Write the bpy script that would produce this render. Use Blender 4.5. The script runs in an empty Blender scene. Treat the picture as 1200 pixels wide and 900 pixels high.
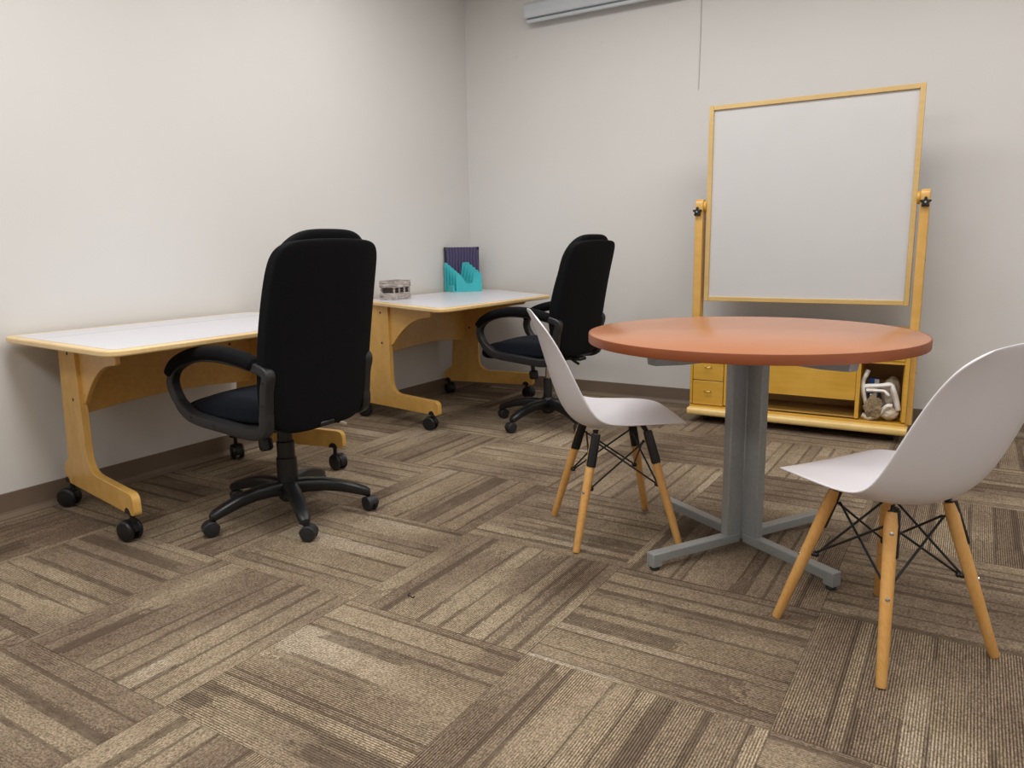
import bpy, bmesh, math, random
from mathutils import Vector, Matrix, noise
from math import sin, cos, pi, radians, floor

C = bpy.context.scene.collection
S = bpy.context.scene

# ------------------------------------------------------------------ camera, world, lights, exposure
def axes(yaw, pitch, roll):
    f = Vector((sin(yaw)*cos(pitch), cos(yaw)*cos(pitch), -sin(pitch)))
    r = Vector((cos(yaw), -sin(yaw), 0)); u = r.cross(f)
    c, s = cos(roll), sin(roll)
    return c*r + s*u, -s*r + c*u, f
cam = bpy.data.cameras.new('camera'); camo = bpy.data.objects.new('camera', cam); C.objects.link(camo)
_r, _u, _f = axes(-0.5526680492993994, 0.18333613509728527, -0.016740599302695888)
M = Matrix((_r, _u, -_f)).transposed().to_4x4(); M.translation = Vector((3.2100677, -4.6501838, 1.0355198))
camo.matrix_world = M
cam.sensor_width = 36; cam.lens = 876.518/1200*36; cam.clip_start = 0.05
S.camera = camo

S.view_settings.view_transform = 'Standard'
S.view_settings.look = 'None'
S.view_settings.gamma = 1
S.view_settings.use_curve_mapping = False
S.view_settings.exposure = 0.50

W = bpy.data.worlds.new('world'); S.world = W; W.use_nodes = True
W.node_tree.nodes['Background'].inputs[0].default_value = (.9, .95, 1, 1)
W.node_tree.nodes['Background'].inputs[1].default_value = 0.05

CEIL = 2.82
LIGHTS = [  # ceiling troffers: x, y, watts
    (1.40, -1.60, 19), (3.1, -1.50, 14), (4.75, -1.5, 9), (1.40, -3.6, 21), (3.1, -3.6, 13), (4.75, -3.6, 10), (1.40, -5.7, 18), (3.1, -5.7, 14), (4.75, -5.7, 10)]
def light(x, y, w):
    l = bpy.data.lights.new('troffer_light', 'AREA'); l.shape = 'RECTANGLE'; l.size = 1.2; l.size_y = .6
    l.energy = w; l.color = (1.0, .985, .955)
    o = bpy.data.objects.new('troffer_light', l); C.objects.link(o); o.location = (x, y, CEIL-.012)
for a in LIGHTS: light(*a)

# ------------------------------------------------------------------ node helpers / materials
class NT:
    def __init__(s, name):
        s.m = bpy.data.materials.new(name); s.m.use_nodes = True; s.t = s.m.node_tree
        s.b = s.t.nodes['Principled BSDF']
    def n(s, typ, ins=None, **kw):
        nd = s.t.nodes.new(typ)
        for k, v in kw.items(): setattr(nd, k, v)
        for k, v in (ins or {}).items():
            if hasattr(v, 'is_output') or isinstance(v, bpy.types.NodeSocket): s.t.links.new(v, nd.inputs[k])
            else: nd.inputs[k].default_value = v
        return nd
    def math(s, op, a, b=None, c=None, clamp=False):
        nd = s.n('ShaderNodeMath', operation=op); nd.use_clamp = clamp
        for i, v in enumerate((a, b, c)):
            if v is None: continue
            if isinstance(v, bpy.types.NodeSocket): s.t.links.new(v, nd.inputs[i])
            else: nd.inputs[i].default_value = v
        return nd.outputs[0]
    def mix(s, fac, a, b, blend='MIX'):
        nd = s.n('ShaderNodeMix', data_type='RGBA', blend_type=blend)
        for i, v in ((0, fac), (6, a), (7, b)):
            if isinstance(v, bpy.types.NodeSocket): s.t.links.new(v, nd.inputs[i])
            else: nd.inputs[i].default_value = v if i == 0 else (tuple(v)+(1,))[:4]
        return nd.outputs[2]
    def mixf(s, fac, a, b):
        nd = s.n('ShaderNodeMix', data_type='FLOAT')
        for i, v in ((0, fac), (2, a), (3, b)):
            if isinstance(v, bpy.types.NodeSocket): s.t.links.new(v, nd.inputs[i])
            else: nd.inputs[i].default_value = v
        return nd.outputs[0]
    def ramp(s, fac, stops, interp='LINEAR'):
        nd = s.n('ShaderNodeValToRGB'); cr = nd.color_ramp; cr.interpolation = interp
        while len(cr.elements) < len(stops): cr.elements.new(.5)
        for e, (p, c) in zip(cr.elements, stops): e.position = p; e.color = (tuple(c)+(1,))[:4]
        s.t.links.new(fac, nd.inputs[0]); return nd.outputs[0]
    def coords(s, scale=(1, 1, 1), loc=(0, 0, 0), rot=(0, 0, 0), which='Object'):
        tc = s.n('ShaderNodeTexCoord')
        mp = s.n('ShaderNodeMapping', {'Vector': tc.outputs[which], 'Scale': scale, 'Location': loc, 'Rotation': rot})
        return mp.outputs[0]
    def noise(s, vec, scale, detail=3, rough=.5, dist=0):
        return s.n('ShaderNodeTexNoise', {'Vector': vec, 'Scale': scale, 'Detail': detail, 'Roughness': rough, 'Distortion': dist}).outputs[0]
    def bump(s, h, strength=.2, dist=.002):
        nd = s.n('ShaderNodeBump', {'Height': h, 'Strength': strength, 'Distance': dist})
        s.t.links.new(nd.outputs[0], s.b.inputs['Normal'])
    def base(s, c):
        if isinstance(c, bpy.types.NodeSocket): s.t.links.new(c, s.b.inputs['Base Color'])
        else: s.b.inputs['Base Color'].default_value = tuple(c)+(1,)
    def set(s, **kw):
        for k, v in kw.items(): s.b.inputs[k.replace('_', ' ')].default_value = v
        return s

def plain(name, col, rough=.5, metal=0, var=.06, scale=30, bump=.05, coat=0, sheen=0):
    t = NT(name); v = t.coords(); n = t.noise(v, scale, 3)
    lo = tuple(c*(1-var) for c in col); hi = tuple(min(1, c*(1+var)) for c in col)
    t.base(t.ramp(n, [(.3, lo), (.7, hi)])); t.set(Roughness=rough, Metallic=metal)
    if coat: t.b.inputs['Coat Weight'].default_value = coat; t.b.inputs['Coat Roughness'].default_value = .15
    if sheen: t.b.inputs['Sheen Weight'].default_value = sheen
    if bump: t.bump(t.noise(v, scale*8, 2), bump, .001)
    return t.m

def wood(name, c1, c2, scale=(1, 1, 1), rough=.35, coat=.25, grain=14):
    t = NT(name); v = t.coords(scale=scale)
    n1 = t.noise(v, 2.2, 4, .55, 1.2)
    w = t.n('ShaderNodeTexNoise', {'Vector': t.coords(scale=(scale[0]*1.0, scale[1]*grain, scale[2]*grain)), 'Scale': 3.5, 'Detail': 4, 'Roughness': .6})
    f = t.math('ADD', t.math('MULTIPLY', n1, .6), t.math('MULTIPLY', w.outputs[0], .4))
    t.base(t.ramp(f, [(.38, c1), (.62, c2)])); t.set(Roughness=rough)
    t.b.inputs['Coat Weight'].default_value = coat; t.b.inputs['Coat Roughness'].default_value = .2
    t.bump(w.outputs[0], .04, .001)
    return t.m

def wall_mat():
    t = NT('wall_paint'); v = t.coords()
    n = t.noise(v, .9, 3); t.base(t.ramp(n, [(.3, (.665, .652, .640)), (.7, (.70, .690, .680))]))
    t.set(Roughness=.62); t.bump(t.math('ADD', t.noise(v, 260, 2), t.math('MULTIPLY', t.noise(v, 5, 2), 1.5)), .12, .0015)
    return t.m

def carpet_mat():
    t = NT('carpet_tiles'); tc = t.n('ShaderNodeTexCoord')
    sp = t.n('ShaderNodeSeparateXYZ', {0: tc.outputs['Object']})
    X = t.math('DIVIDE', t.math('SUBTRACT', sp.outputs[0], 1.695), .6096)
    Y = t.math('DIVIDE', t.math('ADD', sp.outputs[1], 3.745), .6096)
    I = t.math('FLOOR', X); J = t.math('FLOOR', Y)
    u = t.math('SUBTRACT', X, I); v = t.math('SUBTRACT', Y, J)
    par = t.math('FLOORED_MODULO', t.math('ADD', I, J), 2.0)       # 0: ribs along x, 1: ribs along y
    a = t.mixf(par, u, v); b = t.mixf(par, v, u)
    ij = t.n('ShaderNodeCombineXYZ', {0: I, 1: J})
    wn = t.n('ShaderNodeTexWhiteNoise', {0: ij.outputs[0]}, noise_dimensions='3D')
    rs = t.n('ShaderNodeSeparateColor', {0: wn.outputs[1]})
    oa = t.math('MULTIPLY', rs.outputs[0], 40.0); ob = t.math('MULTIPLY', rs.outputs[1], 60.0)
    def n2(x, y, det=2, rough=.5):
        v_ = t.n('ShaderNodeCombineXYZ', {0: x, 1: y}).outputs[0]
        return t.n('ShaderNodeTexNoise', {'Vector': v_, 'Scale': 1.0, 'Detail': det, 'Roughness': rough}, noise_dimensions='2D').outputs[0]
    def wn3(x, y, z):
        v_ = t.n('ShaderNodeCombineXYZ', {0: x, 1: y, 2: z}).outputs[0]
        return t.n('ShaderNodeTexWhiteNoise', {0: v_}, noise_dimensions='3D').outputs[0]
    MA = lambda x, m, c, **k: t.math('MULTIPLY_ADD', x, m, c, **k)
    fine = n2(MA(a, 78.0, oa), MA(b, 125.0, ob), 2, .75)                 # single tufts
    clump = n2(MA(a, 16.0, oa), MA(b, 34.0, ob), 3, .65)                 # worn, mottled groups of tufts
    fc = t.math('SUBTRACT', fine, .5); cc = t.math('SUBTRACT', clump, .5)
    # irregular band borders across the tile, dithered by the tufts
    wob = n2(MA(b, 5.0, ob), oa, 1)
    bb = t.math('ADD', MA(wob, 2.2, MA(b, 7.5, 0.0)), MA(fc, .22, t.math('MULTIPLY', cc, .10)))
    k = t.math('FLOOR', bb); fb = t.math('SUBTRACT', bb, k)
    r1 = wn3(k, oa, ob)                                                  # band tone
    ap = t.math('ADD', MA(a, 2.1, t.math('MULTIPLY', r1, 7.0)), MA(fc, .35, t.math('MULTIPLY', cc, .55)))
    ka = t.math('FLOOR', ap); r2 = wn3(k, ka, ob)                        # patch tone within a band
    soft = n2(MA(a, .8, oa), MA(b, 1.6, ob), 2)
    tone = t.math('ADD', t.math('ADD', t.math('MULTIPLY', r1, .20), t.math('MULTIPLY', r2, .22)), MA(soft, .95, -.14))
    tone = t.math('ADD', tone, MA(t.math('SUBTRACT', rs.outputs[2], .5), .10, t.math('MULTIPLY', cc, .18)))
    col = t.ramp(tone, [(.26, CP[0]), (.38, CP[1]), (.50, CP[2]), (.62, CP[3]), (.74, CP[4]), (.88, CP[5])])
    # dark twin lines at the band borders
    edge = t.math('MINIMUM', fb, t.math('SUBTRACT', 1.0, fb))
    l1 = t.math('LESS_THAN', edge, .13)
    gate = t.math('GREATER_THAN', wn3(k, MA(ka, 1.0, 3.3), oa), .28)
    lm = t.math('MULTIPLY', t.math('MULTIPLY', l1, gate), t.math('MULTIPLY', MA(clump, 2.6, -.45, clamp=True), MA(fc, 5.0, .75, clamp=True)))
    col = t.mix(t.math('MULTIPLY', lm, .90), col, CP[6])
    sfac = MA(fc, 4.4, .5, clamp=True)
    col = t.mix(.62, col, t.mix(sfac, (.40, .38, .36), (1.48, 1.48, 1.48)), 'MULTIPLY')
    col = t.mix(.32, col, t.ramp(clump, [(.34, (.62, .60, .57)), (.56, (1.14, 1.14, 1.14))]), 'MULTIPLY')
    spk = fine
    # ribs
    rib = t.math('MULTIPLY_ADD', t.math('SINE', t.math('MULTIPLY', b, 2*pi*96)), .5, .5)
    nr = n2(MA(a, 1.2, ob), MA(b, 3.5, oa), 2)
    rstr = MA(t.math('ADD', nr, t.math('MULTIPLY', t.math('SUBTRACT', rs.outputs[0], .5), .35)), 3.4, -1.05, clamp=True)
    rmul = t.mix(rib, (.25, .215, .19), (1.42, 1.42, 1.42))
    col = t.mix(t.math('MULTIPLY', rstr, .85), col, rmul, 'MULTIPLY')
    # seams between tiles
    du = t.math('MINIMUM', t.math('MINIMUM', u, t.math('SUBTRACT', 1.0, u)), t.math('MINIMUM', v, t.math('SUBTRACT', 1.0, v)))
    seam = t.math('LESS_THAN', du, .0022)
    col = t.mix(t.math('MULTIPLY', seam, .55), col, (.05, .035, .025))
    t.base(col); t.set(Roughness=.95); t.b.inputs['Specular IOR Level'].default_value = .15
    h = t.math('ADD', t.math('MULTIPLY', rib, .6), spk); t.bump(h, .5, .003)
    return t.m
CP = [(.150, .107, .076), (.192, .142, .101), (.235, .179, .127), (.285, .223, .154), (.335, .266, .184), (.40, .330, .246), (.060, .041, .029)]

MAT = {}
MAT['wall'] = wall_mat()
MAT['ceiling'] = plain('ceiling_tile', (.78, .77, .74), .8, scale=60, bump=.3)
MAT['carpet'] = carpet_mat()
MAT['vinyl'] = plain('taupe_vinyl', (.175, .128, .092), .5, scale=8, bump=.05)
MAT['vinyl_toe'] = MAT['vinyl']
MAT['birch'] = wood('birch_ply', (.62, .345, .078), (.74, .445, .125))
MAT['birch_v'] = wood('birch_ply_upright', (.62, .345, .078), (.74, .445, .125), scale=(3, 3, .5))
MAT['maple'] = wood('maple_edge', (.74, .50, .21), (.84, .62, .31), scale=(1, 1, 1))
MAT['yellow'] = wood('yellow_ply', (.58, .315, .036), (.68, .395, .066), scale=(1, 1, 1))
MAT['yellow_rail'] = wood('pale_yellow_rail', (.76, .52, .17), (.85, .62, .26))
MAT['frame_wood'] = wood('frame_wood', (.58, .385, .135), (.67, .465, .185))
MAT['inner'] = wood('inner_ply', (.50, .28, .06), (.60, .36, .10))
MAT['laminate'] = plain('white_laminate', (.66, .66, .71), .28, scale=4, var=.015, bump=.01)
MAT['seamline'] = plain('grey_seam', (.38, .37, .42), .5)
MAT['cherry'] = wood('cherry_laminate', (.43, .150, .048), (.47, .170, .058), scale=(1, 1, 1), rough=.36, coat=.55, grain=30)
MAT['cherry_edge'] = plain('cherry_edge_band', (.25, .064, .017), .5, scale=12)
MAT['steel'] = plain('grey_powder_coat', (.32, .335, .34), .42, metal=.25, scale=90, var=.05, bump=.15)
MAT['chrome'] = plain('chrome', (.7, .7, .72), .15, metal=1, bump=0)
MAT['brass'] = plain('brass', (.62, .45, .18), .3, metal=1, bump=0)
MAT['black'] = plain('black_plastic', (.008, .0085, .010), .38, scale=60, bump=.2)
MAT['charcoal'] = plain('charcoal_plastic', (.014, .0145, .0165), .42, scale=60, bump=.2)
MAT['rubber'] = plain('black_rubber', (.012, .012, .013), .6)
MAT['fabric'] = plain('black_fabric', (.0032, .0032, .0045), .95, scale=220, var=.3, bump=.4)
MAT['navyfab'] = plain('navy_black_fabric', (.009, .012, .021), .9, scale=220, var=.3, bump=.4, sheen=.02)
MAT['shell'] = plain('white_polypropylene', (.80, .78, .825), .36, scale=5, var=.01, bump=.02)
MAT['beech'] = wood('beech_dowel', (.66, .33, .085), (.78, .44, .15), scale=(6, 6, 1.2), rough=.4)
MAT['board'] = plain('whiteboard', (.60, .595, .605), .42, scale=3, var=.015, bump=.01)
MAT['screen'] = plain('pale_grey_enamel', (.60, .645, .69), .4, scale=10, var=.03)
MAT['screen_dark'] = plain('slot_dark', (.13, .15, .18), .5)
MAT['teal'] = plain('teal_plastic', (.05, .47, .52), .4, scale=8)
MAT['teal_dark'] = MAT['teal']
MAT['white_plastic'] = plain('white_film', (.72, .70, .68), .35, scale=20)
MAT['cord'] = plain('pale_cord', (.50, .47, .46), .7)

for _m in ('fabric', 'navyfab'): MAT[_m].node_tree.nodes['Principled BSDF'].inputs['Specular IOR Level'].default_value = .2
def navy_mat():
    t = NT('navy_pleated'); w = t.n('ShaderNodeTexWave', {'Vector': t.coords(), 'Scale': 14.0, 'Distortion': 3.5, 'Detail': 1.5, 'Detail Scale': .8}, wave_type='BANDS', bands_direction='X')
    t.base(t.ramp(w.outputs[1], [(.0, (.035, .028, .085)), (1, (.085, .07, .16))])); t.set(Roughness=.35); t.bump(w.outputs[1], .5, .004); return t.m
MAT['navy'] = navy_mat()
def barnwood():
    t = NT('whitewashed_wood'); n = t.n('ShaderNodeTexNoise', {'Vector': t.coords(scale=(12, 12, 140)), 'Scale': 1.5, 'Detail': 5, 'Roughness': .7})
    t.base(t.ramp(n.outputs[0], [(.36, (.12, .09, .08)), (.5, (.38, .33, .30)), (.64, (.66, .62, .60))])); t.set(Roughness=.8); t.bump(n.outputs[0], .5, .002); return t.m
MAT['barn'] = barnwood()
MAT['crate_shade'] = plain('opening_shade', (.05, .035, .03), .8)  # near-black colour standing in for shade in the crate openings
MAT['bag'] = NT('thin_white_bag').set(Roughness=.35).m
_b = MAT['bag'].node_tree.nodes['Principled BSDF']; _b.inputs['Base Color'].default_value = (.80, .77, .73, 1)
_b.inputs['Transmission Weight'].default_value = .0; _b.inputs['Subsurface Weight'].default_value = 0
MAT['bag_film'] = plain('tan_bag_film', (.50, .42, .33), .35, scale=14, var=.2)
MAT['kraft'] = plain('kraft_paper', (.26, .19, .11), .8, scale=30, var=.3)
MAT['blue'] = plain('blue_carton', (.02, .10, .42), .45)
MAT['lint'] = plain('lint_grey', (.25, .22, .19), .9)

# ------------------------------------------------------------------ object helpers
def tag(o, label=None, cat=None, group=None, kind=None):
    if label: o['label'] = label
    if cat: o['category'] = cat
    if group: o['group'] = group
    if kind: o['kind'] = kind
    return o
def thing(name, label, cat, loc=(0, 0, 0), rz=0, group=None):
    o = bpy.data.objects.new(name, None); C.objects.link(o); o.empty_display_size = .1
    o.location = loc; o.rotation_euler = (0, 0, rz); return tag(o, label, cat, group)
def link(name, bm, mats, parent=None, smooth=True, bevel=0, subsurf=0, solid=0, seg=2, angle=35):
    bmesh.ops.recalc_face_normals(bm, faces=bm.faces)
    me = bpy.data.meshes.new(name); bm.to_mesh(me); bm.free()
    o = bpy.data.objects.new(name, me); C.objects.link(o)
    for m in (mats if isinstance(mats, (list, tuple)) else [mats]): me.materials.append(MAT[m])
    if solid:
        m = o.modifiers.new('solid', 'SOLIDIFY'); m.thickness = solid; m.offset = 0
    if bevel:
        m = o.modifiers.new('bevel', 'BEVEL'); m.width = bevel; m.segments = seg; m.limit_method = 'ANGLE'; m.angle_limit = radians(40)
    if subsurf:
        m = o.modifiers.new('sub', 'SUBSURF'); m.levels = subsurf; m.render_levels = subsurf
    if smooth:
        me.shade_smooth()
        if not subsurf:
            me.set_sharp_from_angle(angle=radians(angle))
    if parent: o.parent = parent
    return o
def bm_new(): return bmesh.new()
def add_box(bm, c, s, rot=None, mi=0):
    vs = []
    for dx in (-1, 1):
        for dy in (-1, 1):
            for dz in (-1, 1):
                p = Vector((dx*s[0]/2, dy*s[1]/2, dz*s[2]/2))
                if rot: p = rot @ p
                vs.append(bm.verts.new(p+Vector(c)))
    for f in ((0, 1, 3, 2), (4, 6, 7, 5), (0, 4, 5, 1), (2, 3, 7, 6), (0, 2, 6, 4), (1, 5, 7, 3)):
        bm.faces.new([vs[i] for i in f]).material_index = mi
    return vs
def box(name, c, s, mat, parent=None, bevel=.003, rot=None):
    bm = bm_new(); add_box(bm, c, s, rot); return link(name, bm, mat, parent, bevel=bevel)
def add_prism(bm, pts, fn, d0, d1, mi=0):
    """polygon pts (2D) extruded from d0 to d1; fn(p, d) -> 3D"""
    A = [bm.verts.new(fn(p, d0)) for p in pts]; B = [bm.verts.new(fn(p, d1)) for p in pts]
    fa = bm.faces.new(A); fb = bm.faces.new(B[::-1]); fa.material_index = fb.material_index = mi
    n = len(pts)
    for i in range(n):
        bm.faces.new([A[i], B[i], B[(i+1) % n], A[(i+1) % n]]).material_index = mi
def frame_of(d):
    d = d.normalized(); up = Vector((0, 0, 1)) if abs(d.z) < .95 else Vector((1, 0, 0))
    a = d.cross(up).normalized(); b = a.cross(d).normalized(); return a, b
def add_tube(bm, pts, rad, n=12, flat=1.0, side=None, cap=True, mi=0, sq=2.0):
    """sweep along pts; rad scalar/list; side = fixed lateral axis; flat = lateral factor; sq = superellipse exponent"""
    pts = [Vector(p) for p in pts]; L = len(pts)
    if not isinstance(rad, (list, tuple)): rad = [rad]*L
    rings = []
    for i, p in enumerate(pts):
        d = (pts[min(i+1, L-1)]-pts[max(i-1, 0)])
        if side is not None:
            a = Vector(side); b = a.cross(d.normalized()).normalized()
        else: a, b = frame_of(d)
        ring = []
        for k in range(n):
            t = 2*pi*k/n; cx, sx = cos(t), sin(t)
            cx = math.copysign(abs(cx)**(2/sq), cx); sx = math.copysign(abs(sx)**(2/sq), sx)
            ring.append(bm.verts.new(p + a*cx*rad[i]*flat + b*sx*rad[i]))
        rings.append(ring)
    for i in range(L-1):
        for k in range(n):
            bm.faces.new([rings[i][k], rings[i][(k+1) % n], rings[i+1][(k+1) % n], rings[i+1][k]]).material_index = mi
    if cap:
        bm.faces.new(rings[0][::-1]).material_index = mi; bm.faces.new(rings[-1]).material_index = mi
def add_lathe(bm, prof, c=(0, 0, 0), axis='z', n=32, mi=0, rot=None):
    rings = []
    for r, h in prof:
        ring = []
        for k in range(n):
            t = 2*pi*k/n
            p = {'z': Vector((r*cos(t), r*sin(t), h)), 'x': Vector((h, r*cos(t), r*sin(t))), 'y': Vector((r*cos(t), h, r*sin(t)))}[axis]
            if rot: p = rot @ p
            ring.append(bm.verts.new(p+Vector(c)))
        rings.append(ring)
    for i in range(len(prof)-1):
        for k in range(n):
            bm.faces.new([rings[i][k], rings[i][(k+1) % n], rings[i+1][(k+1) % n], rings[i+1][k]]).material_index = mi
    bm.faces.new(rings[0][::-1]).material_index = mi; bm.faces.new(rings[-1]).material_index = mi
def lathe(name, prof, c, mat, parent, axis='z', n=32, rot=None):
    bm = bm_new(); add_lathe(bm, prof, c, axis, n, rot=rot); return link(name, bm, mat, parent)
def tube(name, pts, rad, mat, parent, **kw):
    bm = bm_new(); add_tube(bm, pts, rad, **kw); return link(name, bm, mat, parent)
def catmull(pts, n=6, closed=False):
    P = [Vector(p) for p in pts]; out = []; L = len(P)
    rng = range(L) if closed else range(L-1)
    for i in rng:
        g = (lambda k: P[k % L]) if closed else (lambda k: P[max(0, min(L-1, k))])
        p0, p1, p2, p3 = g(i-1), g(i), g(i+1), g(i+2)
        for j in range(n):
            t = j/n
            out.append(.5*((2*p1)+(-p0+p2)*t+(2*p0-5*p1+4*p2-p3)*t*t+(-p0+3*p1-3*p2+p3)*t**3))
    if not closed: out.append(P[-1])
    return out
def round_poly(pts, radii, n=6):
    out = []; L = len(pts)
    for i in range(L):
        p = Vector(pts[i]); a = Vector(pts[i-1]); b = Vector(pts[(i+1) % L]); r = radii[i] if isinstance(radii, (list, tuple)) else radii
        if r <= 0: out.append(tuple(p)); continue
        da = (a-p).normalized(); db = (b-p).normalized(); ang = da.angle(db)
        t = min(r/math.tan(ang/2), (a-p).length*.49, (b-p).length*.49); 
        s, e = p+da*t, p+db*t
        for k in range(n+1):
            q = k/n; out.append(tuple((1-q)**2*s+2*q*(1-q)*p+q*q*e))
    return out
def pillow(name, size, mat, parent, e=4.0, n=14, deform=None, sub=1):
    """rounded cushion, superellipsoid of exponent e, optional deform(Vector)->Vector"""
    bm = bm_new(); bmesh.ops.create_cube(bm, size=2); bmesh.ops.subdivide_edges(bm, edges=bm.edges, cuts=n, use_grid_fill=True)
    for v in bm.verts:
        p = v.co.copy(); g = (abs(p.x)**e+abs(p.y)**e+abs(p.z)**e)**(1/e); p /= g
        p = Vector((p.x*size[0]/2, p.y*size[1]/2, p.z*size[2]/2))
        v.co = deform(p) if deform else p
    return link(name, bm, mat, parent, subsurf=sub)

# ------------------------------------------------------------------ the room
RX, RY = 5.6, -7.6
def slab(name, c, s, mat):
    o = box(name, c, s, mat, bevel=0); o['kind'] = 'structure'; return o
slab('floor', (RX/2, RY/2, -.05), (RX+.4, -RY+.4, .1), 'carpet')
slab('ceiling', (RX/2, RY/2, CEIL+.05), (RX+.4, -RY+.4, .1), 'ceiling')
slab('wall_left', (-.06, RY/2, CEIL/2), (.12, -RY+.24, CEIL), 'wall')
slab('wall_right', (RX+.06, RY/2, CEIL/2), (.12, -RY+.24, CEIL), 'wall')
slab('wall_front', (RX/2, RY-.06, CEIL/2), (RX, .12, CEIL), 'wall')
bm = bm_new(); add_box(bm, (RX/2, .06, CEIL/2), (RX, .12, CEIL))
for x, z in ((.42, 2.297), (1.062, 2.302)):
    add_lathe(bm, [(.004, -.004), (.009, -.002), (.011, .002)], (x, 0, z), 'y', 10)
o = link('wall_back', bm, 'wall', smooth=False); o['kind'] = 'structure'
def baseboard(name, fn, L0, L1):
    prof = [(0, 0), (.022, 0), (.022, .003), (.012, .010), (.0065, .017), (.0035, .026), (.0035, .099), (.002, .102), (0, .102)]
    bm = bm_new(); add_prism(bm, prof, fn, L0, L1); o = link(name, bm, 'vinyl', smooth=False); o['kind'] = 'structure'
baseboard('baseboard_left', lambda p, d: Vector((p[0], d, p[1])), RY, 0)
baseboard('baseboard_back', lambda p, d: Vector((d, -p[0], p[1])), 0, RX)
baseboard('baseboard_right', lambda p, d: Vector((RX-p[0], d, p[1])), RY, 0)
baseboard('baseboard_front', lambda p, d: Vector((d, RY+p[0], p[1])), 0, RX)

# ------------------------------------------------------------------ round table
TX, TY = 2.595, -2.165; PSI = 4.176; TR = .525
def round_table():
    t = thing('round_table', 'round cherry topped table on a grey metal cross pedestal', 'table', (TX, TY, 0), PSI)
    bm = bm_new(); add_lathe(bm, [(TR-.0045, .7155), (TR-.0042, .744), (TR-.006, .745)], n=128)
    tt = link('tabletop', bm, 'cherry', t, angle=30)
    bm = bm_new(); A_ = []
    for r_, z_ in ((TR-.0045, .715), (TR-.001, .7155), (TR, .718), (TR, .742), (TR-.001, .7445), (TR-.0045, .7447)):
        A_.append([bm.verts.new((r_*cos(2*pi*k/128), r_*sin(2*pi*k/128), z_)) for k in range(128)])
    for i in range(6):
        for k in range(128): bm.faces.new([A_[i][k], A_[i][(k+1) % 128], A_[(i+1) % 6][(k+1) % 128], A_[(i+1) % 6][k]])
    link('edge_band', bm, 'cherry_edge', tt, angle=50)
    bm = bm_new(); w, L = .016, .080
    cross = [(L, -w), (L, w), (w, w), (w, L), (-w, L), (-w, w), (-L, w), (-L, -w), (-w, -w), (-w, -L), (w, -L), (w, -w)]
    add_prism(bm, cross, lambda p, d: Vector((p[0], p[1], d)), .035, .70)
    link('pedestal', bm, 'steel', t, bevel=.004)
    for k in range(4):
        R = Matrix.Rotation(k*pi/2, 3, 'Z')
        prof = [(.022, .027), (.355, .027), (.355, .012), (.392, .012), (.392, .058), (.022, .058)]
        bm = bm_new(); add_prism(bm, prof, lambda p, d: R @ Vector((p[0], d, p[1])), -.018, .018)
        lg = link('leg', bm, 'steel', t, bevel=.003)
        bm = bm_new(); q = R @ Vector((.373, 0, 0)); add_lathe(bm, [(.015, 0), (.016, .004), (.009, .013)], q, n=16)
        link('foot_glide', bm, 'rubber', lg)
        prof = [(.016, .660), (.30, .662), (.40, .668), (.408, .714), (.016, .714)]
        bm = bm_new(); add_prism(bm, prof, lambda p, d: R @ Vector((p[0], d, p[1])), -.019, .019)
        link('support_arm', bm, 'steel', t, bevel=.002)
round_table()

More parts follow.
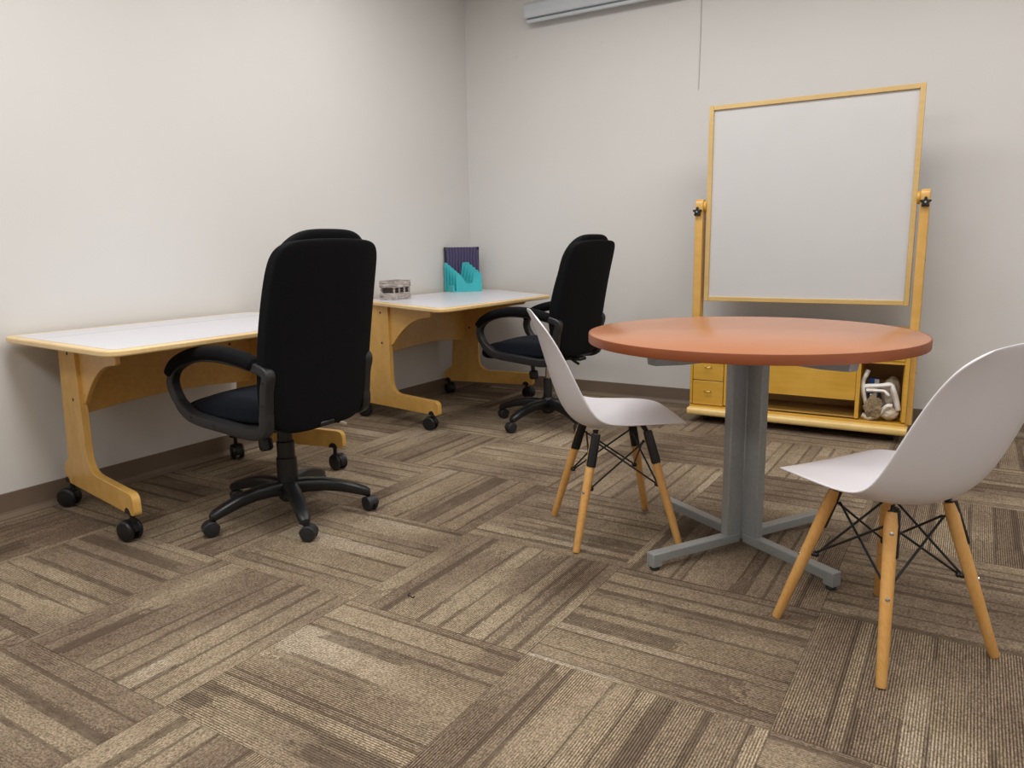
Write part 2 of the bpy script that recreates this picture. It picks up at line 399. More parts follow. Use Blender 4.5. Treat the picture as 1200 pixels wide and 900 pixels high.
# ------------------------------------------------------------------ shell chairs
SE = [(.232, .404, .085), (.226, .424, .150), (.200, .440, .186), (.125, .447, .208), (.04, .447, .220), (-.035, .449, .225), (-.080, .458, .226), (-.115, .482, .225),
      (-.148, .54, .222), (-.182, .615, .216), (-.224, .70, .208), (-.260, .757, .197), (-.284, .789, .176), (-.298, .810, .120)]
SC = [(.244, .396), (.240, .416), (.215, .430), (.13, .432), (.04, .420), (-.035, .408), (-.08, .402), (-.128, .411), (-.168, .442), (-.200, .50), (-.232, .60), (-.264, .72), (-.286, .782), (-.300, .820)]
def shell_chair(loc, rz, label, lr=0):
    t = thing('shell_chair', label, 'chair', (loc[0], loc[1], 0), rz, 'white shell chairs at the round table')
    bm = bm_new(); NT_ = 16; rows = []
    for (ef, ez, w), (cf, cz) in zip(SE, SC):
        row = []
        for k in range(NT_+1):
            s = -1+2*k/NT_; th = s*pi/2*.94; y = w*sin(th)/sin(pi/2*.94)
            q = abs(y/w)**2.2
            row.append(bm.verts.new((cf+(ef-cf)*q, y, cz+(ez-cz)*q)))
        rows.append(row)
    for i in range(len(rows)-1):
        for k in range(NT_): bm.faces.new([rows[i][k], rows[i][k+1], rows[i+1][k+1], rows[i+1][k]])
    link('seat_shell', bm, 'shell', t, subsurf=2, solid=.006)
    foot, top, zt = .184, .092, .390
    P = lambda sx, sy, z: Matrix.Rotation(lr, 3, 'Z') @ Vector((sx*(foot+(top-foot)*z/zt), sy*(foot+(top-foot)*z/zt), z))
    q = .02
    for sx in (1, -1):
        for sy in (1, -1):
            a = P(sx, sy, .385); b = Vector((sx*.080-.004, sy*.092, .424 if sx > 0 else .402))
            bm = bm_new(); add_tube(bm, [a-Vector((0, 0, .03)), a, b], [.0055, .0075, .011], n=10)
            link('mount', bm, 'black', t)
    for sx in (1, -1):
        for sy in (1, -1):
            bm = bm_new(); add_tube(bm, [P(sx, sy, 0.0015), P(sx, sy, .006), P(sx, sy, .2), P(sx, sy, .36), P(sx, sy, zt)], [.0105, .0125, .0150, .0165, .0135], n=20)
            lg = link('leg', bm, 'beech', t)
            d = (P(sx, sy, 1)-P(sx, sy, 0)).normalized()
            # black plate on the chair's right face of each leg
            bm = bm_new(); o_ = Vector((0, -.008, 0))
            add_tube(bm, [P(sx, sy, .285)+o_, P(sx, sy, .288)+o_, P(sx, sy, .392)+o_], [.0155, .0165, .0155], n=14, flat=.66, side=(0, 1, 0), sq=3)
            link('bracket_plate', bm, 'black', lg)
            for z in (.20, .345):
                bm = bm_new()
                out = Vector((sx, sy, 0)).normalized() if (z, sy) != (.335, -1) else Vector((sx*.9, sy*.2, 0)).normalized()
                c = P(sx, sy, z)+out*.0158
                rot = Vector((0, 0, 1)).rotation_difference(out).to_matrix()
                add_lathe(bm, [(.0055, -.004), (.0055, .001), (.003, .0025)], c, n=12, rot=rot)
                link('screw', bm, 'chrome', lg)
    # crossed wire struts between neighbouring legs
    cs = [(1, 1), (1, -1), (-1, -1), (-1, 1)]
    for i in range(4):
        a, b = cs[i], cs[(i+1) % 4]
        for s, (p, r) in enumerate(((a, b), (b, a))):
            inn = lambda c, z: P(c[0], c[1], z)-Vector((c[0], c[1], 0))*.015
            off = Vector((a[0]+b[0], a[1]+b[1], 0)).normalized()*(-.006 if s else .003)
            bm = bm_new(); add_tube(bm, [inn(p, .355)+off, inn(r, .205)+off], .0033, n=8)
            e = inn(r, .205)+off
            add_lathe(bm, [(.006, -.007), (.008, 0), (.005, .006)], e, n=10)
            link('wire_strut', bm, 'black', t)
    return t
shell_chair((2.149, -2.237), radians(36), 'white shell chair on wooden dowel legs at the left of the round table', radians(4))
shell_chair((3.071, -2.590), radians(147.5), 'white shell chair nearest us, its curved back turned, right of the round table', radians(-6))

# ------------------------------------------------------------------ desks on casters
def caster(parent, x, y, z0, yaw, r=.039, twin=False):
    """swivel caster under a leg; wheel axis along yaw direction"""
    R = Matrix.Rotation(yaw, 3, 'Z'); c = Vector((x, y, 0))
    bm = bm_new(); off = R @ Vector((0, -.020, 0))
    add_lathe(bm, [(.009, .060), (.010, z0+.004)], c, n=12)
    # hood: half shell over the wheels
    pr = [(.0+(r+.002)*cos(a), r+(r+.002)*sin(a)) for a in [radians(q) for q in range(0, 201, 20)]]
    pr += [(-.012, r), (0, r-.002)]
    add_prism(bm, pr, lambda p, d: c+R @ Vector((d, p[0]-.02, p[1])), -.0125, .0125)
    add_lathe(bm, [(.013, r+.022), (.014, r+.034)], c, n=12)
    cs = link('caster', bm, 'black', parent, bevel=0)
    for sd in (-1, 1):
        bm = bm_new(); q = c+R @ Vector((sd*.021, -.020, r))
        add_lathe(bm, [(r*.55, -.011*sd), (r*.93, -.010*sd), (r, -.005*sd), (r, .003*sd), (r*.86, .0085*sd), (r*.4, .011*sd)], q, 'x', 28, rot=R)
        link('wheel', bm, 'black', cs)
    return cs
LEGP = [(.085, .697), (.250, .697), (.250, .188), (.42, .184), (.655, .180), (.657, .098), (-.022, .098), (-.022, .165), (.040, .205), (.055, .40)]
LEGR = [.003, .003, .13, .05, .035, .02, .02, .03, .04, .1]
BRK = [(.225, .697), (.605, .697), (.605, .652), (.592, .643)] + [(.590-.326*q, .641-.176*q**2.1) for q in [i/12 for i in range(1, 13)]] + [(.225, .462)]
def desk(loc, yn, yf, top, ztop, label, panel_lo, seam=None, foot=0):
    """yn / yf: local y of near and far leg rear casters"""
    t = thing('rolling_desk', label, 'desk', (loc[0], loc[1], 0), 0, 'pale wood desks on casters')
    th = .022
    bm = bm_new(); pts = round_poly(top, [.07]*len(top), 8)
    add_prism(bm, pts, lambda p, d: Vector((p[0], p[1], d)), ztop-th, ztop)
    tp = link('desktop', bm, 'maple', t, bevel=.006, seg=3)
    # white laminate inset
    cx = sum(p[0] for p in top)/len(top); cy = sum(p[1] for p in top)/len(top)
    def inset(poly, d):
        out = []; L = len(poly)
        for i in range(L):
            p = Vector(poly[i]); a = Vector(poly[i-1]); b = Vector(poly[(i+1) % L])
            e1 = (p-a).normalized(); e2 = (b-p).normalized(); n1 = Vector((e1.y, -e1.x)); n2 = Vector((e2.y, -e2.x))
            cc = Vector((cx, cy))
            if n1.dot(cc-p) < 0: n1 = -n1
            if n2.dot(cc-p) < 0: n2 = -n2
            m = (n1+n2).normalized(); out.append(tuple(p+m*d/max(.3, m.dot(n1))))
        return out
    lam = round_poly(inset(top, .034), [.03]*len(top), 5)
    bm = bm_new(); add_prism(bm, lam, lambda p, d: Vector((p[0], p[1], d)), ztop-.001, ztop+.0006)
    lo = link('laminate_surface', bm, 'laminate', tp, smooth=False)
    ol = round_poly(inset(top, .0325), [.031]*len(top), 5)
    bm = bm_new(); add_prism(bm, ol, lambda p, d: Vector((p[0], p[1], d)), ztop-.001, ztop+.0003)
    link('inlay_line', bm, 'seamline', tp, smooth=False)
    if seam:
        a, b = Vector(seam[0]), Vector(seam[1]); n = Vector((-(b-a).y, (b-a).x)).normalized()*.0018
        bm = bm_new(); add_prism(bm, [tuple(a-n), tuple(b-n), tuple(b+n), tuple(a+n)], lambda p, d: Vector((p[0], p[1], d)), ztop, ztop+.0009)
        link('panel_joint', bm, 'seamline', tp, smooth=False)
    lz = ztop-th
    for side, y0, ang in ((-1, yn, -.175), (1, yf, .175)):
        u = Vector((cos(ang), sin(ang), 0)); n = Vector((-sin(ang), cos(ang), 0)); o0 = Vector((.06, y0, 0))
        scale = lambda p: (p[0], lz if p[1] > .69 else p[1]+(foot if p[1] < .3 else 0))
        lp = [scale(p) for p in LEGP]
        bm = bm_new(); prof = round_poly(lp, LEGR, 7)
        add_prism(bm, prof, lambda p, d: o0+u*p[0]+n*d+Vector((0, 0, p[1])), -.0145, .0145)
        leg = link('leg', bm, 'birch_v', t, bevel=.0045, seg=2)
        bp = [scale(p) for p in BRK]; d0 = .0002 if side < 0 else -.0192
        bm = bm_new(); add_prism(bm, bp, lambda p, d: o0+u*p[0]+n*d+Vector((0, 0, p[1])), d0, d0+.019)
        link('bracket', bm, 'birch', leg, bevel=.003)
        for s_, z_ in ((.18, .655), (.185, .475)):
            bm = bm_new(); q = o0+u*s_+Vector((0, 0, z_)); rot = Matrix.Rotation(ang, 3, 'Z')
            add_lathe(bm, [(.0065, -.0160), (.0065, .0160)], q, 'y', 12, rot=rot)
            link('bolt', bm, 'rubber', leg)
        for s_, yw in ((.005, .9), (.60, 1.25)):
            q = o0+u*s_
            cs = caster(t, q.x, q.y, .102+foot, ang+yw*side)
            bm = bm_new(); rot = Matrix.Rotation(ang, 3, 'Z')
            pr = [(.023*cos(a), .098+foot+.023*sin(a)) for a in [radians(k) for k in range(0, 181, 15)]]
            add_prism(bm, pr, lambda p, d: q+u*p[0]+n*d+Vector((0, 0, p[1])), -.0165, .0165)
            link('caster_socket', bm, 'black', cs)
    # arched modesty panel between the legs
    xm = .205; ya = yn-.033+.014; yb = yf+.033-.014
    pts = [(ya, lz)]
    for k in range(21):
        q = k/20; y = ya+(yb-ya)*q; pts.append((y, panel_lo+.03*sin(pi*q)**.8 if 0 < q < 1 else panel_lo))
    pts.append((yb, lz))
    bm = bm_new(); add_prism(bm, pts, lambda p, d: Vector((d, p[0], p[1])), xm-.009, xm+.009)
    mp = link('modesty_panel', bm, 'birch', t, bevel=.002)
    for y, z in ((ya+.16, .60), (yb-.12, .60)):
        bm = bm_new(); add_lathe(bm, [(.006, -.002), (.006, .0012)], (xm+.009, y, z), 'x', 12)
        link('screw', bm, 'rubber', mp)
    return t
Y1 = -2.67
desk((.027, Y1), -.405, .405, [(.842, -.64), (.842, .585), (.01, .60), (-.007, -.565)], .722, 'white topped wooden desk on casters along the left wall, nearest us, nothing on it', .400,
     seam=((.235, -.525), (.248, .55)), foot=.008)
Y2 = -.80
desk((-.02, Y2), -.427, .415, [(.927, -.80), (.948, .345), (.26, .765), (.06, .765), (.045, -.44)], .722, 'white topped wooden desk on casters in the room corner under the teal sorter', .388, foot=-.008)

# ------------------------------------------------------------------ office chairs
def office_chair(loc, rz, base_rot, label, chrome, low_back=False):
    t = thing('office_chair', label, 'chair', (loc[0], loc[1], 0), rz, 'black high-back office chairs at the desks')
    # hub and five legs
    lathe('hub', [(.030, .062), (.040, .075), (.042, .125), (.036, .150), (.031, .158)], (0, 0, 0), 'black', t)
    for k in range(5):
        a = base_rot+k*2*pi/5; R = Matrix.Rotation(a, 3, 'Z')
        path = [(.015, .118), (.07, .124), (.14, .122), (.20, .111), (.26, .093), (.30, .079), (.315, .073)]
        bm = bm_new(); rings = []
        for i, (d, z) in enumerate(path):
            q = i/(len(path)-1); w = .030-.010*q; h = (.026-.012*q)
            if i == len(path)-1: w *= .7; h *= .7
            ring = []
            for m in range(14):
                th = 2*pi*m/14; cx = math.copysign(abs(cos(th))**.6, cos(th)); sx = math.copysign(abs(sin(th))**.6, sin(th))
                ring.append(bm.verts.new(R @ Vector((d, w*cx, z+h*sx*(1.0 if sx > 0 else 1.35)))))
            rings.append(ring)
        for i in range(len(rings)-1):
            for m in range(14): bm.faces.new([rings[i][m], rings[i][(m+1) % 14], rings[i+1][(m+1) % 14], rings[i+1][m]])
        bm.faces.new(rings[0][::-1]); bm.faces.new(rings[-1])
        link('base_leg', bm, 'black', t)
        caster_ball(t, R @ Vector((.305, 0, 0)), a+(.7, 2.1, -.6, 1.4, 2.6)[k])
    # column
    if chrome:
        lathe('gas_column', [(.014, .15), (.014, .385), (.02, .39), (.02, .40)], (0, 0, 0), 'chrome', t)
        lathe('column_sleeve', [(.026, .10), (.026, .262), (.022, .27)], (0, 0, 0), 'black', t)
    else:
        lathe('gas_column', [(.014, .15), (.014, .385), (.02, .40)], (0, 0, 0), 'chrome', t)
        bm = bm_new(); add_lathe(bm, [(.040, .14), (.039, .235), (.034, .24), (.034, .30), (.029, .305), (.028, .365)], n=28)
        link('column_sleeve', bm, 'black', t)
    # mechanism
    bm = bm_new(); add_box(bm, (.0, 0, .402), (.26, .15, .028)); add_box(bm, (-.16, 0, .40), (.16, .07, .02))
    mech = link('tilt_mechanism', bm, 'black', t, bevel=.006)
    bm = bm_new(); rot = Matrix.Rotation(radians(8), 3, 'Y')
    add_lathe(bm, [(.012, .055), (.012, -.03), (.024, -.034), (.027, -.045), (.027, -.075), (.02, -.082)], (.085, .03, .342), n=20, rot=rot)
    link('tension_knob', bm, 'black', mech)
    bm = bm_new(); add_tube(bm, [(-.02, -.06, .397), (-.04, -.15, .376), (-.045, -.20, .355), (-.048, -.235, .338), (-.050, -.275, .318)], [.005, .005, .006, .009, .008], n=10, flat=1.2)
    link('height_lever', bm, 'black', mech)
    if not chrome:
        bm = bm_new(); add_tube(bm, [(-.0482, -.242, .3347), (-.0503, -.278, .3165)], [.0098, .0090], n=10, flat=1.22)
        lt = link('lever_tip', bm, 'chrome', mech); lt['label'] = 'shiny silver lever tip'
    # seat
    def sd(p):
        x, y, z = p; x = x*.92+.022; f = x/.27
        zz = z+.452
        if x > .12: q = (x-.12)/.15; zz -= .045*q*q*(1.0)
        zz += .014*(1-(y/.26)**2) - .012*abs(f) if z > 0 else 0
        return Vector((x+.055, y, zz))
    pillow('seat', (.56, .445, .085), 'navyfab', t, 4.5, 12, sd)
    def roll(p): return Vector((p.x+.305, p.y, p.z+.422))
    pillow('seat_front_roll', (.085, .43, .095), 'fabric', t, 2.6, 8, roll)
    bm = bm_new(); add_box(bm, (.03, 0, .408), (.44, .42, .02)); link('seat_pan', bm, 'black', t, bevel=.008)
    # backrest: outer shell (taller slab) and thicker front cushion
    def bend(z): # rear surface position by height
        q = (z-.40)/.68; return -.232-.040*q-.080*q*q
    def low(z, lo, w0, span):
        return w0+(1-w0)*min(1, max(0, (z-lo)/span))**.55
    def back(p, zc=.722):
        z = zc+p.z
        top = .012*cos(p.y/.25*pi/2) if p.z > .25 else 0
        zf = .425+(z+top-.386)*.925 if low_back else z+top
        wst = 1+.035*sin(pi*min(1, max(0, (z-.45)/.5)))
        return Vector((bend(z)+p.x+.022+.030*(abs(p.y)/.25)**3, p.y*low(z, .385, .80, .12)*wst, zf))
    pillow('backrest', (.060, .505, .672), 'fabric', t, 8.0, 16, back)
    def cush(p):
        z = .758+p.z
        f = .070+.012*sin((z-.45)*7.5)
        if z > .9: f += .012*sin((z-.9)/.2*pi)
        return Vector((bend(z)+p.x+f, p.y*low(z, .42, .84, .2), .425+(z-.386)*.925 if low_back else z))
    pillow('back_cushion', (.095, .465, .690), 'fabric', t, 3.6, 16, cush)
    # armrests
    for sy in (1, -1):
        Yp = .250 if sy > 0 else -.237
        loop = [(-.192, .418), (-.205, .48), (-.215, .56), (-.228, .612), (-.20, .632), (-.09, .653), (.04, .662), (.15, .654), (.235, .628), (.285, .592), (.300, .545), (.280, .495), (.232, .447), (.17, .424), (.02, .410), (-.12, .400)]
        P = catmull([(x, Yp, z) for x, z in loop], 5, closed=True)
        n = len(P); bm = bm_new(); rings = []
        for i, p in enumerate(P):
            d = (P[(i+1) % n]-P[i-1]).normalized(); a = Vector((0, 1, 0)); b = a.cross(d).normalized()
            hw = .021; hh = .0185
            if p.z < .47: hh = .023
            ring = []
            for m in range(12):
                th = 2*pi*m/12; cx = math.copysign(abs(cos(th))**.5, cos(th)); sx = math.copysign(abs(sin(th))**.5, sin(th))
                ring.append(bm.verts.new(p+a*cx*hw+b*sx*hh))
            rings.append(ring)
        for i in range(n):
            for m in range(12): bm.faces.new([rings[i][m], rings[i][(m+1) % 12], rings[(i+1) % n][(m+1) % 12], rings[(i+1) % n][m]])
        arm = link('armrest', bm, 'charcoal', t)
        pp = catmull([(-.175, Yp, .645), (-.10, Yp, .664), (.0, Yp, .676), (.10, Yp, .673), (.19, Yp, .655), (.265, Yp, .622), (.308, Yp, .580)], 5)
        m_ = len(pp); rr = [.019+.007*sin(pi*min(1, (i+1)/m_*1.0))**.5 for i in range(m_)]; rr[0] = .012; rr[-1] = .014
        bm = bm_new(); add_tube(bm, pp, rr, n=16, flat=1.45, side=(0, 1, 0), sq=2.6)
        link('arm_pad', bm, 'fabric', arm)
        for x, z in ((.06, .412), (-.221, .59), (-.208, .51), (.185, .430)):
            bm = bm_new(); add_lathe(bm, [(.006, -.003), (.006, .0012)], (x, Yp+sy*.0212, z), 'y', 12)
            link('bolt', bm, 'rubber', arm)
    return t
def caster_ball(parent, c, yaw, r=.029):
    R = Matrix.Rotation(yaw, 3, 'Z'); bm = bm_new()
    add_lathe(bm, [(.007, r), (.007, .072)], c, n=10)
    pr = [((r+.0015)*cos(a), r+(r+.0015)*sin(a)) for a in [radians(q) for q in range(0, 181, 15)]]
    add_prism(bm, pr, lambda p, d: Vector(c)+R @ Vector((d, p[0]-.012, p[1])), -.0225, .0225)
    cs = link('caster', bm, 'charcoal', parent, bevel=.003)
    for sd in (-1, 1):
        bm = bm_new(); q = Vector(c)+R @ Vector((sd*.0135, -.012, r))
        add_lathe(bm, [(r*.5, -.009*sd), (r*.95, -.009*sd), (r, -.004*sd), (r, .004*sd), (r*.88, .009*sd), (r*.4, .011*sd)], q, 'x', 24, rot=R)
        link('wheel', bm, 'charcoal', cs)
A1 = radians(180); A2 = radians(177)
office_chair((.969, -2.708), A1, radians(40)-A1, 'larger black high-back office chair with its back to us at the near desk', False)
office_chair((1.125, -.87), A2, radians(42)-A2, 'black high-back office chair at the corner desk, partly behind a white shell chair', True, True)

# ------------------------------------------------------------------ whiteboard stand
def whiteboard():
    t = thing('whiteboard_cabinet', 'yellow wooden cabinet carrying a framed whiteboard between two posts', 'whiteboard', (2.4, 0, 0), 0)
    ox = 2.4; X = lambda x: x-ox
    yf, yb = -.43, -.13      # cabinet front and back
    # cabinet carcass
    bm = bm_new()
    def pan(x0, x1, y0, y1, z0, z1): add_box(bm, (X((x0+x1)/2), (y0+y1)/2, (z0+z1)/2), (x1-x0, y1-y0, z1-z0))
    pan(1.835, 2.966, yf, yb, .084, .100)                 # bottom
    pan(1.868, 1.880, yf+.04, yb, .108, .555); pan(2.938, 2.949, yf+.04, yb, .108, .555)
    pan(1.835, 1.850, yf, yf+.043, .108, .555); pan(2.946, 2.966, yf, yf+.043, .108, .555)
    pan(2.032, 2.050, yf, yb, .108, .555); pan(2.724, 2.744, yf, yb, .108, .555)
    pan(2.744, 2.946, yf+.004, yb, .405, .422)
    link('carcass', bm, 'yellow', t, bevel=.0015)
    bm = bm_new(); pan(1.868, 2.948, yf-.006, yb, .556, .574); link('cabinet_top', bm, 'inner', t, bevel=.002)
    bm = bm_new(); pan(1.87, 2.946, yb-.004, yb+.004, .09, .555); link('back_panel', bm, 'inner', t)
    bm = bm_new(); pan(2.051, 2.723, yf+.012, yb-.01, .108, .111); link('shelf_bottom', bm, 'inner', t)
    bm = bm_new(); pan(2.051, 2.723, yf+.004, yf+.022, .202, .554); link('front_door', bm, 'yellow', t, bevel=.002)
    # drawers
    for z0, z1 in ((.104, .245), (.249, .384), (.388, .554)):
        bm = bm_new(); pan(1.853, 2.029, yf-.004, yf+.02, z0, z1)
        add_box(bm, (X(1.96), (yf+yb)/2+.0, (z0+z1)/2), (.12, .24, z1-z0-.03))
        d = link('drawer', bm, 'yellow', t, bevel=.002)
        zc = (z0+z1)/2+.012
        bm = bm_new(); add_tube(bm, catmull([(X(1.926), yf-.003, zc), (X(1.928), yf-.016, zc), (X(1.943), yf-.019, zc-.002), (X(1.958), yf-.016, zc), (X(1.960), yf-.003, zc)], 4), .0030, n=8)
        link('pull', bm, 'brass', d)
    bm = bm_new(); pan(2.745, 2.945, yf-.0, yf+.018, .423, .554); link('door', bm, 'yellow', t, bevel=.002)
    # bullnose rail at the bottom front
    pr = round_poly([(yf-.045, .046), (yf+.01, .044), (yf+.01, .087), (yf-.045, .085)], [.018, .004, .004, .018], 6)
    bm = bm_new(); add_prism(bm, pr, lambda p, d: Vector((d, p[0], p[1])), X(1.832), X(2.978)); link('bottom_rail', bm, 'yellow_rail', t, bevel=.004)
    bm = bm_new(); pan(1.84, 2.975, yf+.01, yb, .062, .088); link('base_board', bm, 'yellow', t, bevel=.002)
    # casters below
    for x in (1.92, 2.90):
        for y in (-.37, -.19):
            bm = bm_new(); add_lathe(bm, [(.008, .04), (.014, .064)], (X(x), y, 0), n=12)
            add_lathe(bm, [(.012, -.016), (.022, -.014), (.022, .014), (.012, .016)], (X(x)+.0, y, .0225), 'x', 20)
            link('caster', bm, 'rubber', t)
    # posts
    for sx, x0, x1 in ((-1, 1.822, 1.866), (1, 2.950, 2.992)):
        y0, y1 = -.386, -.316
        pr = round_poly([(y0, .088), (y1, .088), (y1, 1.275), (y0, 1.275)], [0, 0, .034, .034], 8)
        bm = bm_new(); add_prism(bm, pr, lambda p, d: Vector((d, p[0], p[1])), X(x0), X(x1))
        p = link('post', bm, 'birch_v', t, bevel=.003)
        # side board of the cabinet under the post
        xi = x0+.002 if sx > 0 else x1-.024
        # pivot block
        bm = bm_new(); px = X(x1+.008) if sx < 0 else X(x0-.008)
        add_lathe(bm, [(.030, -.0075), (.032, -.004), (.032, .004), (.030, .0075)], (px, -.35, 1.235), 'x', 24)
        link('pivot_block', bm, 'yellow', p)
        # star knob on the post front
        bm = bm_new(); star = []
        for k in range(40):
            a = 2*pi*k/40; r = .021+.0065*cos(5*(a-pi/2)); star.append((r*cos(a), r*sin(a)))
        kx = X((x0+x1)/2)+sx*.004; kz = 1.205 if sx < 0 else 1.21
        add_prism(bm, star, lambda p, d: Vector((kx+p[0], d, kz+p[1])), -.408, -.390)
        add_lathe(bm, [(.010, .0), (.010, -.012)], (kx, -.384, kz), 'y', 14)
        kn = link('star_knob', bm, 'black', p, bevel=.003)
        bm = bm_new(); add_lathe(bm, [(.0045, 0), (.0045, -.0015)], (kx, -.4082, kz), 'y', 12); link('knob_screw', bm, 'chrome', kn)
        if sx > 0:
            for z in (.36, .93):
                bm = bm_new(); add_lathe(bm, [(.006, -.003), (.006, .0012)], (X(x1), -.36, z), 'x', 12); link('screw', bm, 'rubber', p)
    # framed board (pivot axis between the posts)
    tilt = radians(0)
    bx0, bx1, bz0, bz1, by = 1.882, 2.936, .700, 1.775, -.35
    fw = .024
    bm = bm_new(); add_box(bm, (X((bx0+bx1)/2), by, (bz0+bz1)/2), (bx1-bx0-.03, .010, bz1-bz0-.03)); br = link('writing_board', bm, 'board', t)
    for nm, c, s in (('frame_stile', (X(bx0+fw/2), by, (bz0+bz1)/2), (fw, .036, bz1-bz0)), ('frame_stile', (X(bx1-fw/2), by, (bz0+bz1)/2), (fw, .036, bz1-bz0)),
                 ('frame_rail', (X((bx0+bx1)/2), by, bz1-fw/2-.002), (bx1-bx0-2*fw, .032, fw)), ('frame_rail', (X((bx0+bx1)/2), by, bz0+fw/2+.002), (bx1-bx0-2*fw, .032, fw))):
        box(nm, c, s, 'frame_wood', br, bevel=.002)
    return t
whiteboard()

# ------------------------------------------------------------------ things in the cubby
def crumple(bm, c, s, seed, amp=.28, rg=.35, sub=4):
    r = bmesh.ops.create_icosphere(bm, subdivisions=sub, radius=1)
    for v in r['verts']:
        p = v.co.copy(); n = noise.fractal(p*1.6+Vector((seed, 0, 0)), .8, 2.2, 4)
        rid = abs(noise.noise(p*3.1+Vector((0, seed, 0))))
        k = 1+amp*n-rg*rid
        v.co = Vector((p.x*s[0]*k, p.y*s[1]*k, p.z*s[2]*k))+Vector(c)
cx, cy = 2.848, -.33
t = thing('plastic_bag', 'crumpled white plastic bag with loop handles stuffed in the cabinet cubby', 'bag', (cx, cy, .102))
bm = bm_new(); crumple(bm, (.030, .055, .118), (.052, .09, .100), 3.1, .12, .12)
link('bag_body', bm, 'bag_film', t)
bm = bm_new(); crumple(bm, (.034, -.045, .040), (.048, .045, .037), 7.7, .14, .15); link('bag_fold', bm, 'bag_film', t)
def ribbon(pts, w, name='handle', th=.0012):
    P = catmull(pts, 6); bm = bm_new(); prev = None
    rings = []
    for i, p in enumerate(P):
        d = (P[min(i+1, len(P)-1)]-P[max(0, i-1)]).normalized(); a, b = frame_of(d)
        a = Vector((d.z, 0, -d.x)); a = a.normalized() if a.length > .1 else Vector((1, 0, 0))
        ww = w*(1.6+.12*sin(i*.5)); off = Vector((0, .003*sin(i*.7), 0))
        rings.append([bm.verts.new(p+off-a*ww), bm.verts.new(p+off+Vector((0, -.006, 0))), bm.verts.new(p+off+a*ww)])
    for i in range(len(rings)-1):
        for k in range(2): bm.faces.new([rings[i][k], rings[i][k+1], rings[i+1][k+1], rings[i+1][k]])
    return link(name, bm, 'bag', t, solid=th)
ribbon([(-.073, -.055, .262), (-.082, -.07, .235), (-.093, -.075, .195), (-.085, -.078, .13), (-.068, -.08, .075), (-.05, -.08, .07), (-.045, -.08, .14)], .0065)
ribbon([(-.092, -.075, .172), (-.04, -.085, .182), (.0, -.085, .187), (.035, -.08, .192), (.05, -.08, .17), (.068, -.075, .11), (.082, -.07, .06)], .0085)
ribbon([(-.075, -.08, .155), (-.03, -.088, .160), (.01, -.088, .158), (.032, -.085, .135)], .006)
ribbon([(-.09, -.07, .022), (-.06, -.08, .012), (-.03, -.085, .022), (.0, -.085, .05), (.03, -.085, .082), (.05, -.08, .08)], .008)
t2 = thing('carton', 'small blue and white carton behind the bag in the cubby', 'box', (cx-.050, cy+.035, .101))
bm = bm_new(); add_box(bm, (0, 0, .1025), (.05, .03, .205)); link('carton_body', bm, 'blue', t2, bevel=.002)
bm = bm_new(); add_box(bm, (.013, -.0155, .182), (.022, .002, .042)); link('carton_label', bm, 'white_plastic', t2)
t3 = thing('crumpled_paper', 'wad of crumpled brown paper held among the bag handles', 'paper', (cx-.036, cy-.094, .102))
bm = bm_new(); crumple(bm, (0, 0, .075), (.042, .016, .066), 11.3, .35, .5, sub=4); link('paper_wad', bm, 'kraft', t3, smooth=False)

# ------------------------------------------------------------------ file sorter, folder, crate on the corner desk
ZT = .7226
d = Vector((.11, .164, 0)).normalized(); nrm = Vector((d.y, -d.x, 0))      # width direction, front normal
p0 = Vector((.165, -.270, ZT))
t = thing('file_sorter', 'teal plastic file sorter with stepped notched dividers on the corner desk', 'file sorter', p0, math.atan2(d.y, d.x))
# local: x along width, -y to the front
for k in range(5):
    y = -.065+k*.033; h = .130+k*.0175; wd = .096; lx = -.024-.009*k
    top = [( -wd+lx, 0), (wd+lx, 0), (wd+lx, h*.93), (wd*.93+lx, h), (wd*.42+lx, h), (wd*.26+lx, h*.45), (-wd*.26+lx, h*.43), (-wd*.42+lx, h*.70), (-wd*.72+lx, h*.95), (-wd*.80+lx, h), (-wd*.95+lx, h), (-wd+lx, h*.95)]
    pr = round_poly(top, [.002, .002, .006, .006, .012, .010, .014, .03, .02, .006, .004, .004], 4)
    bm = bm_new(); add_prism(bm, pr, lambda p, q: Vector((p[0], q, p[1])), y, y+.0032)
    link('divider', bm, 'teal', t)
bm = bm_new(); add_box(bm, (-.040, .002, .004), (.2, .145, .008)); add_box(bm, (-.138, .0, .022), (.014, .13, .044)); link('sorter_base', bm, 'teal', t, bevel=.002)
t = thing('folder', 'dark navy pleated folder standing upright in the teal sorter', 'folder', p0+Vector((-.0, 0, .006))+nrm*-.082, math.atan2(d.y, d.x))
bm = bm_new(); add_box(bm, (-.018, .0, .150), (.262, .012, .300)); link('folder_cover', bm, 'navy', t, bevel=.002)
for sx in (-1, 1):
    bm = bm_new(); add_box(bm, (-.018+sx*.123, -.0002, .290), (.018, .0145, .022)); link('corner_cap', bm, 'black', t, bevel=.002)
bm = bm_new(); add_box(bm, (-.018-.125, 0, .15), (.010, .0135, .30)); link('spine', bm, 'black', t)
bm = bm_new(); add_lathe(bm, [(.004, 0), (.004, -.002)], (-.018-.122, -.0074, .288), 'y', 12); link('rivet', bm, 'chrome', t)

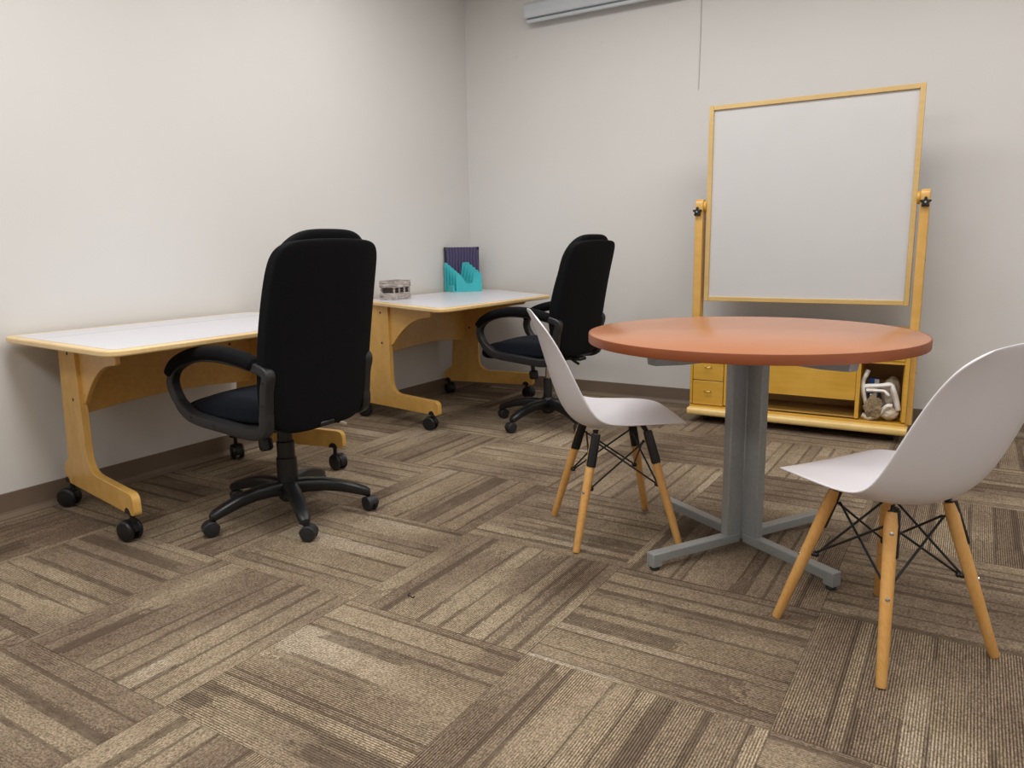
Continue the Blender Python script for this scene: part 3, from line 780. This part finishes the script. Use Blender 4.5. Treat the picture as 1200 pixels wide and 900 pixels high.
# whitewashed crate
t = thing('wooden_crate', 'small whitewashed slatted wooden crate at the near end of the corner desk', 'crate', (.185, -1.09, ZT), radians(4))
bm = bm_new(); add_box(bm, (0, 0, .008), (.10, .155, .012)); link('crate_floor', bm, 'barn', t)
for nm, x in (('front_slat', .054), ('back_slat', -.054)):
    for z, h in ((.021, .040), (.094, .042)):
        bm = bm_new(); add_box(bm, (x, 0, z), (.008, .165, h)); link(nm, bm, 'barn', t, bevel=.001)
for y in (-.077, -.026, .026, .077):
    for x in (-.0475, .0475):
        bm = bm_new(); add_box(bm, (x, y, .056), (.005, .014, .110)); link('crate_post', bm, 'barn', t)
for y in (-.079, .079):
    for z, h in ((.021, .040), (.094, .042)):
        bm = bm_new(); add_box(bm, (0, y, z), (.10, .007, h)); link('end_slat', bm, 'barn', t, bevel=.001)
bm = bm_new(); add_box(bm, (.0, 0, .05), (.085, .145, .07)); link('crate_shade_block', bm, 'crate_shade', t)  # added block, coloured dark to give the shade seen between the slats

# ------------------------------------------------------------------ projection screen case, cord, lint
t = thing('projection_screen', 'rolled-up projection screen in a pale grey metal case high on the back wall', 'projection screen', (1.75, 0, 2.50))
L0, L1 = .545-1.75, 1.25
pr = round_poly([(-.012, .008), (-.085, .002), (-.098, .035), (-.092, .085), (-.06, .105), (-.012, .105)], [.004, .012, .02, .02, .02, .004], 5)
bm = bm_new(); add_prism(bm, pr, lambda p, d_: Vector((d_, p[0], p[1])), L0, L1); cs = link('case', bm, 'screen', t)
for e0 in (L0-.006, L1):
    bm = bm_new(); add_prism(bm, [(a*1.02-.001, b*1.02-.001) for a, b in pr], lambda p, d_: Vector((d_, p[0], p[1])), e0, e0+.006); link('end_cap', bm, 'screen', t)
bm = bm_new(); add_box(bm, ((L0+L1)/2, -.07, -.001), (L1-L0-.02, .02, .012)); link('screen_slot', bm, 'screen_dark', t)
bm = bm_new(); add_tube(bm, [(L0+.01, -.072, -.016), (L1-.01, -.072, -.016)], .0115, n=16); link('bottom_bar', bm, 'screen', t)
for x in (L0+.3, L1-.3):
    bm = bm_new(); add_box(bm, (x, -.006, .06), (.05, .014, .07)); link('wall_bracket', bm, 'screen', t)
bm = bm_new(); add_tube(bm, [(1.702, -.004, 2.62), (1.702, -.004, 2.2), (1.698, -.004, 1.94)], .0018, n=6); tag(link('wall_cord', bm, 'cord'), 'thin pale cord hanging straight down the back wall left of the whiteboard', 'cord')
bm = bm_new()
for (x, y), r in (((0, 0), .013), ):
    for k in range(18):
        a = pi*1.1*k/17+2.6
        if k: add_tube(bm, [q, (r*cos(a), r*sin(a)*.7, .004+.003*sin(k*.8))], .0014, n=6)
        q = (r*cos(a), r*sin(a)*.7, .004+.003*sin(k*.8))
o = link('lint_scrap', bm, 'rubber'); o.location = (1.842, -3.026, 0)
tag(o, 'tiny dark curl of lint on the open carpet', 'lint')
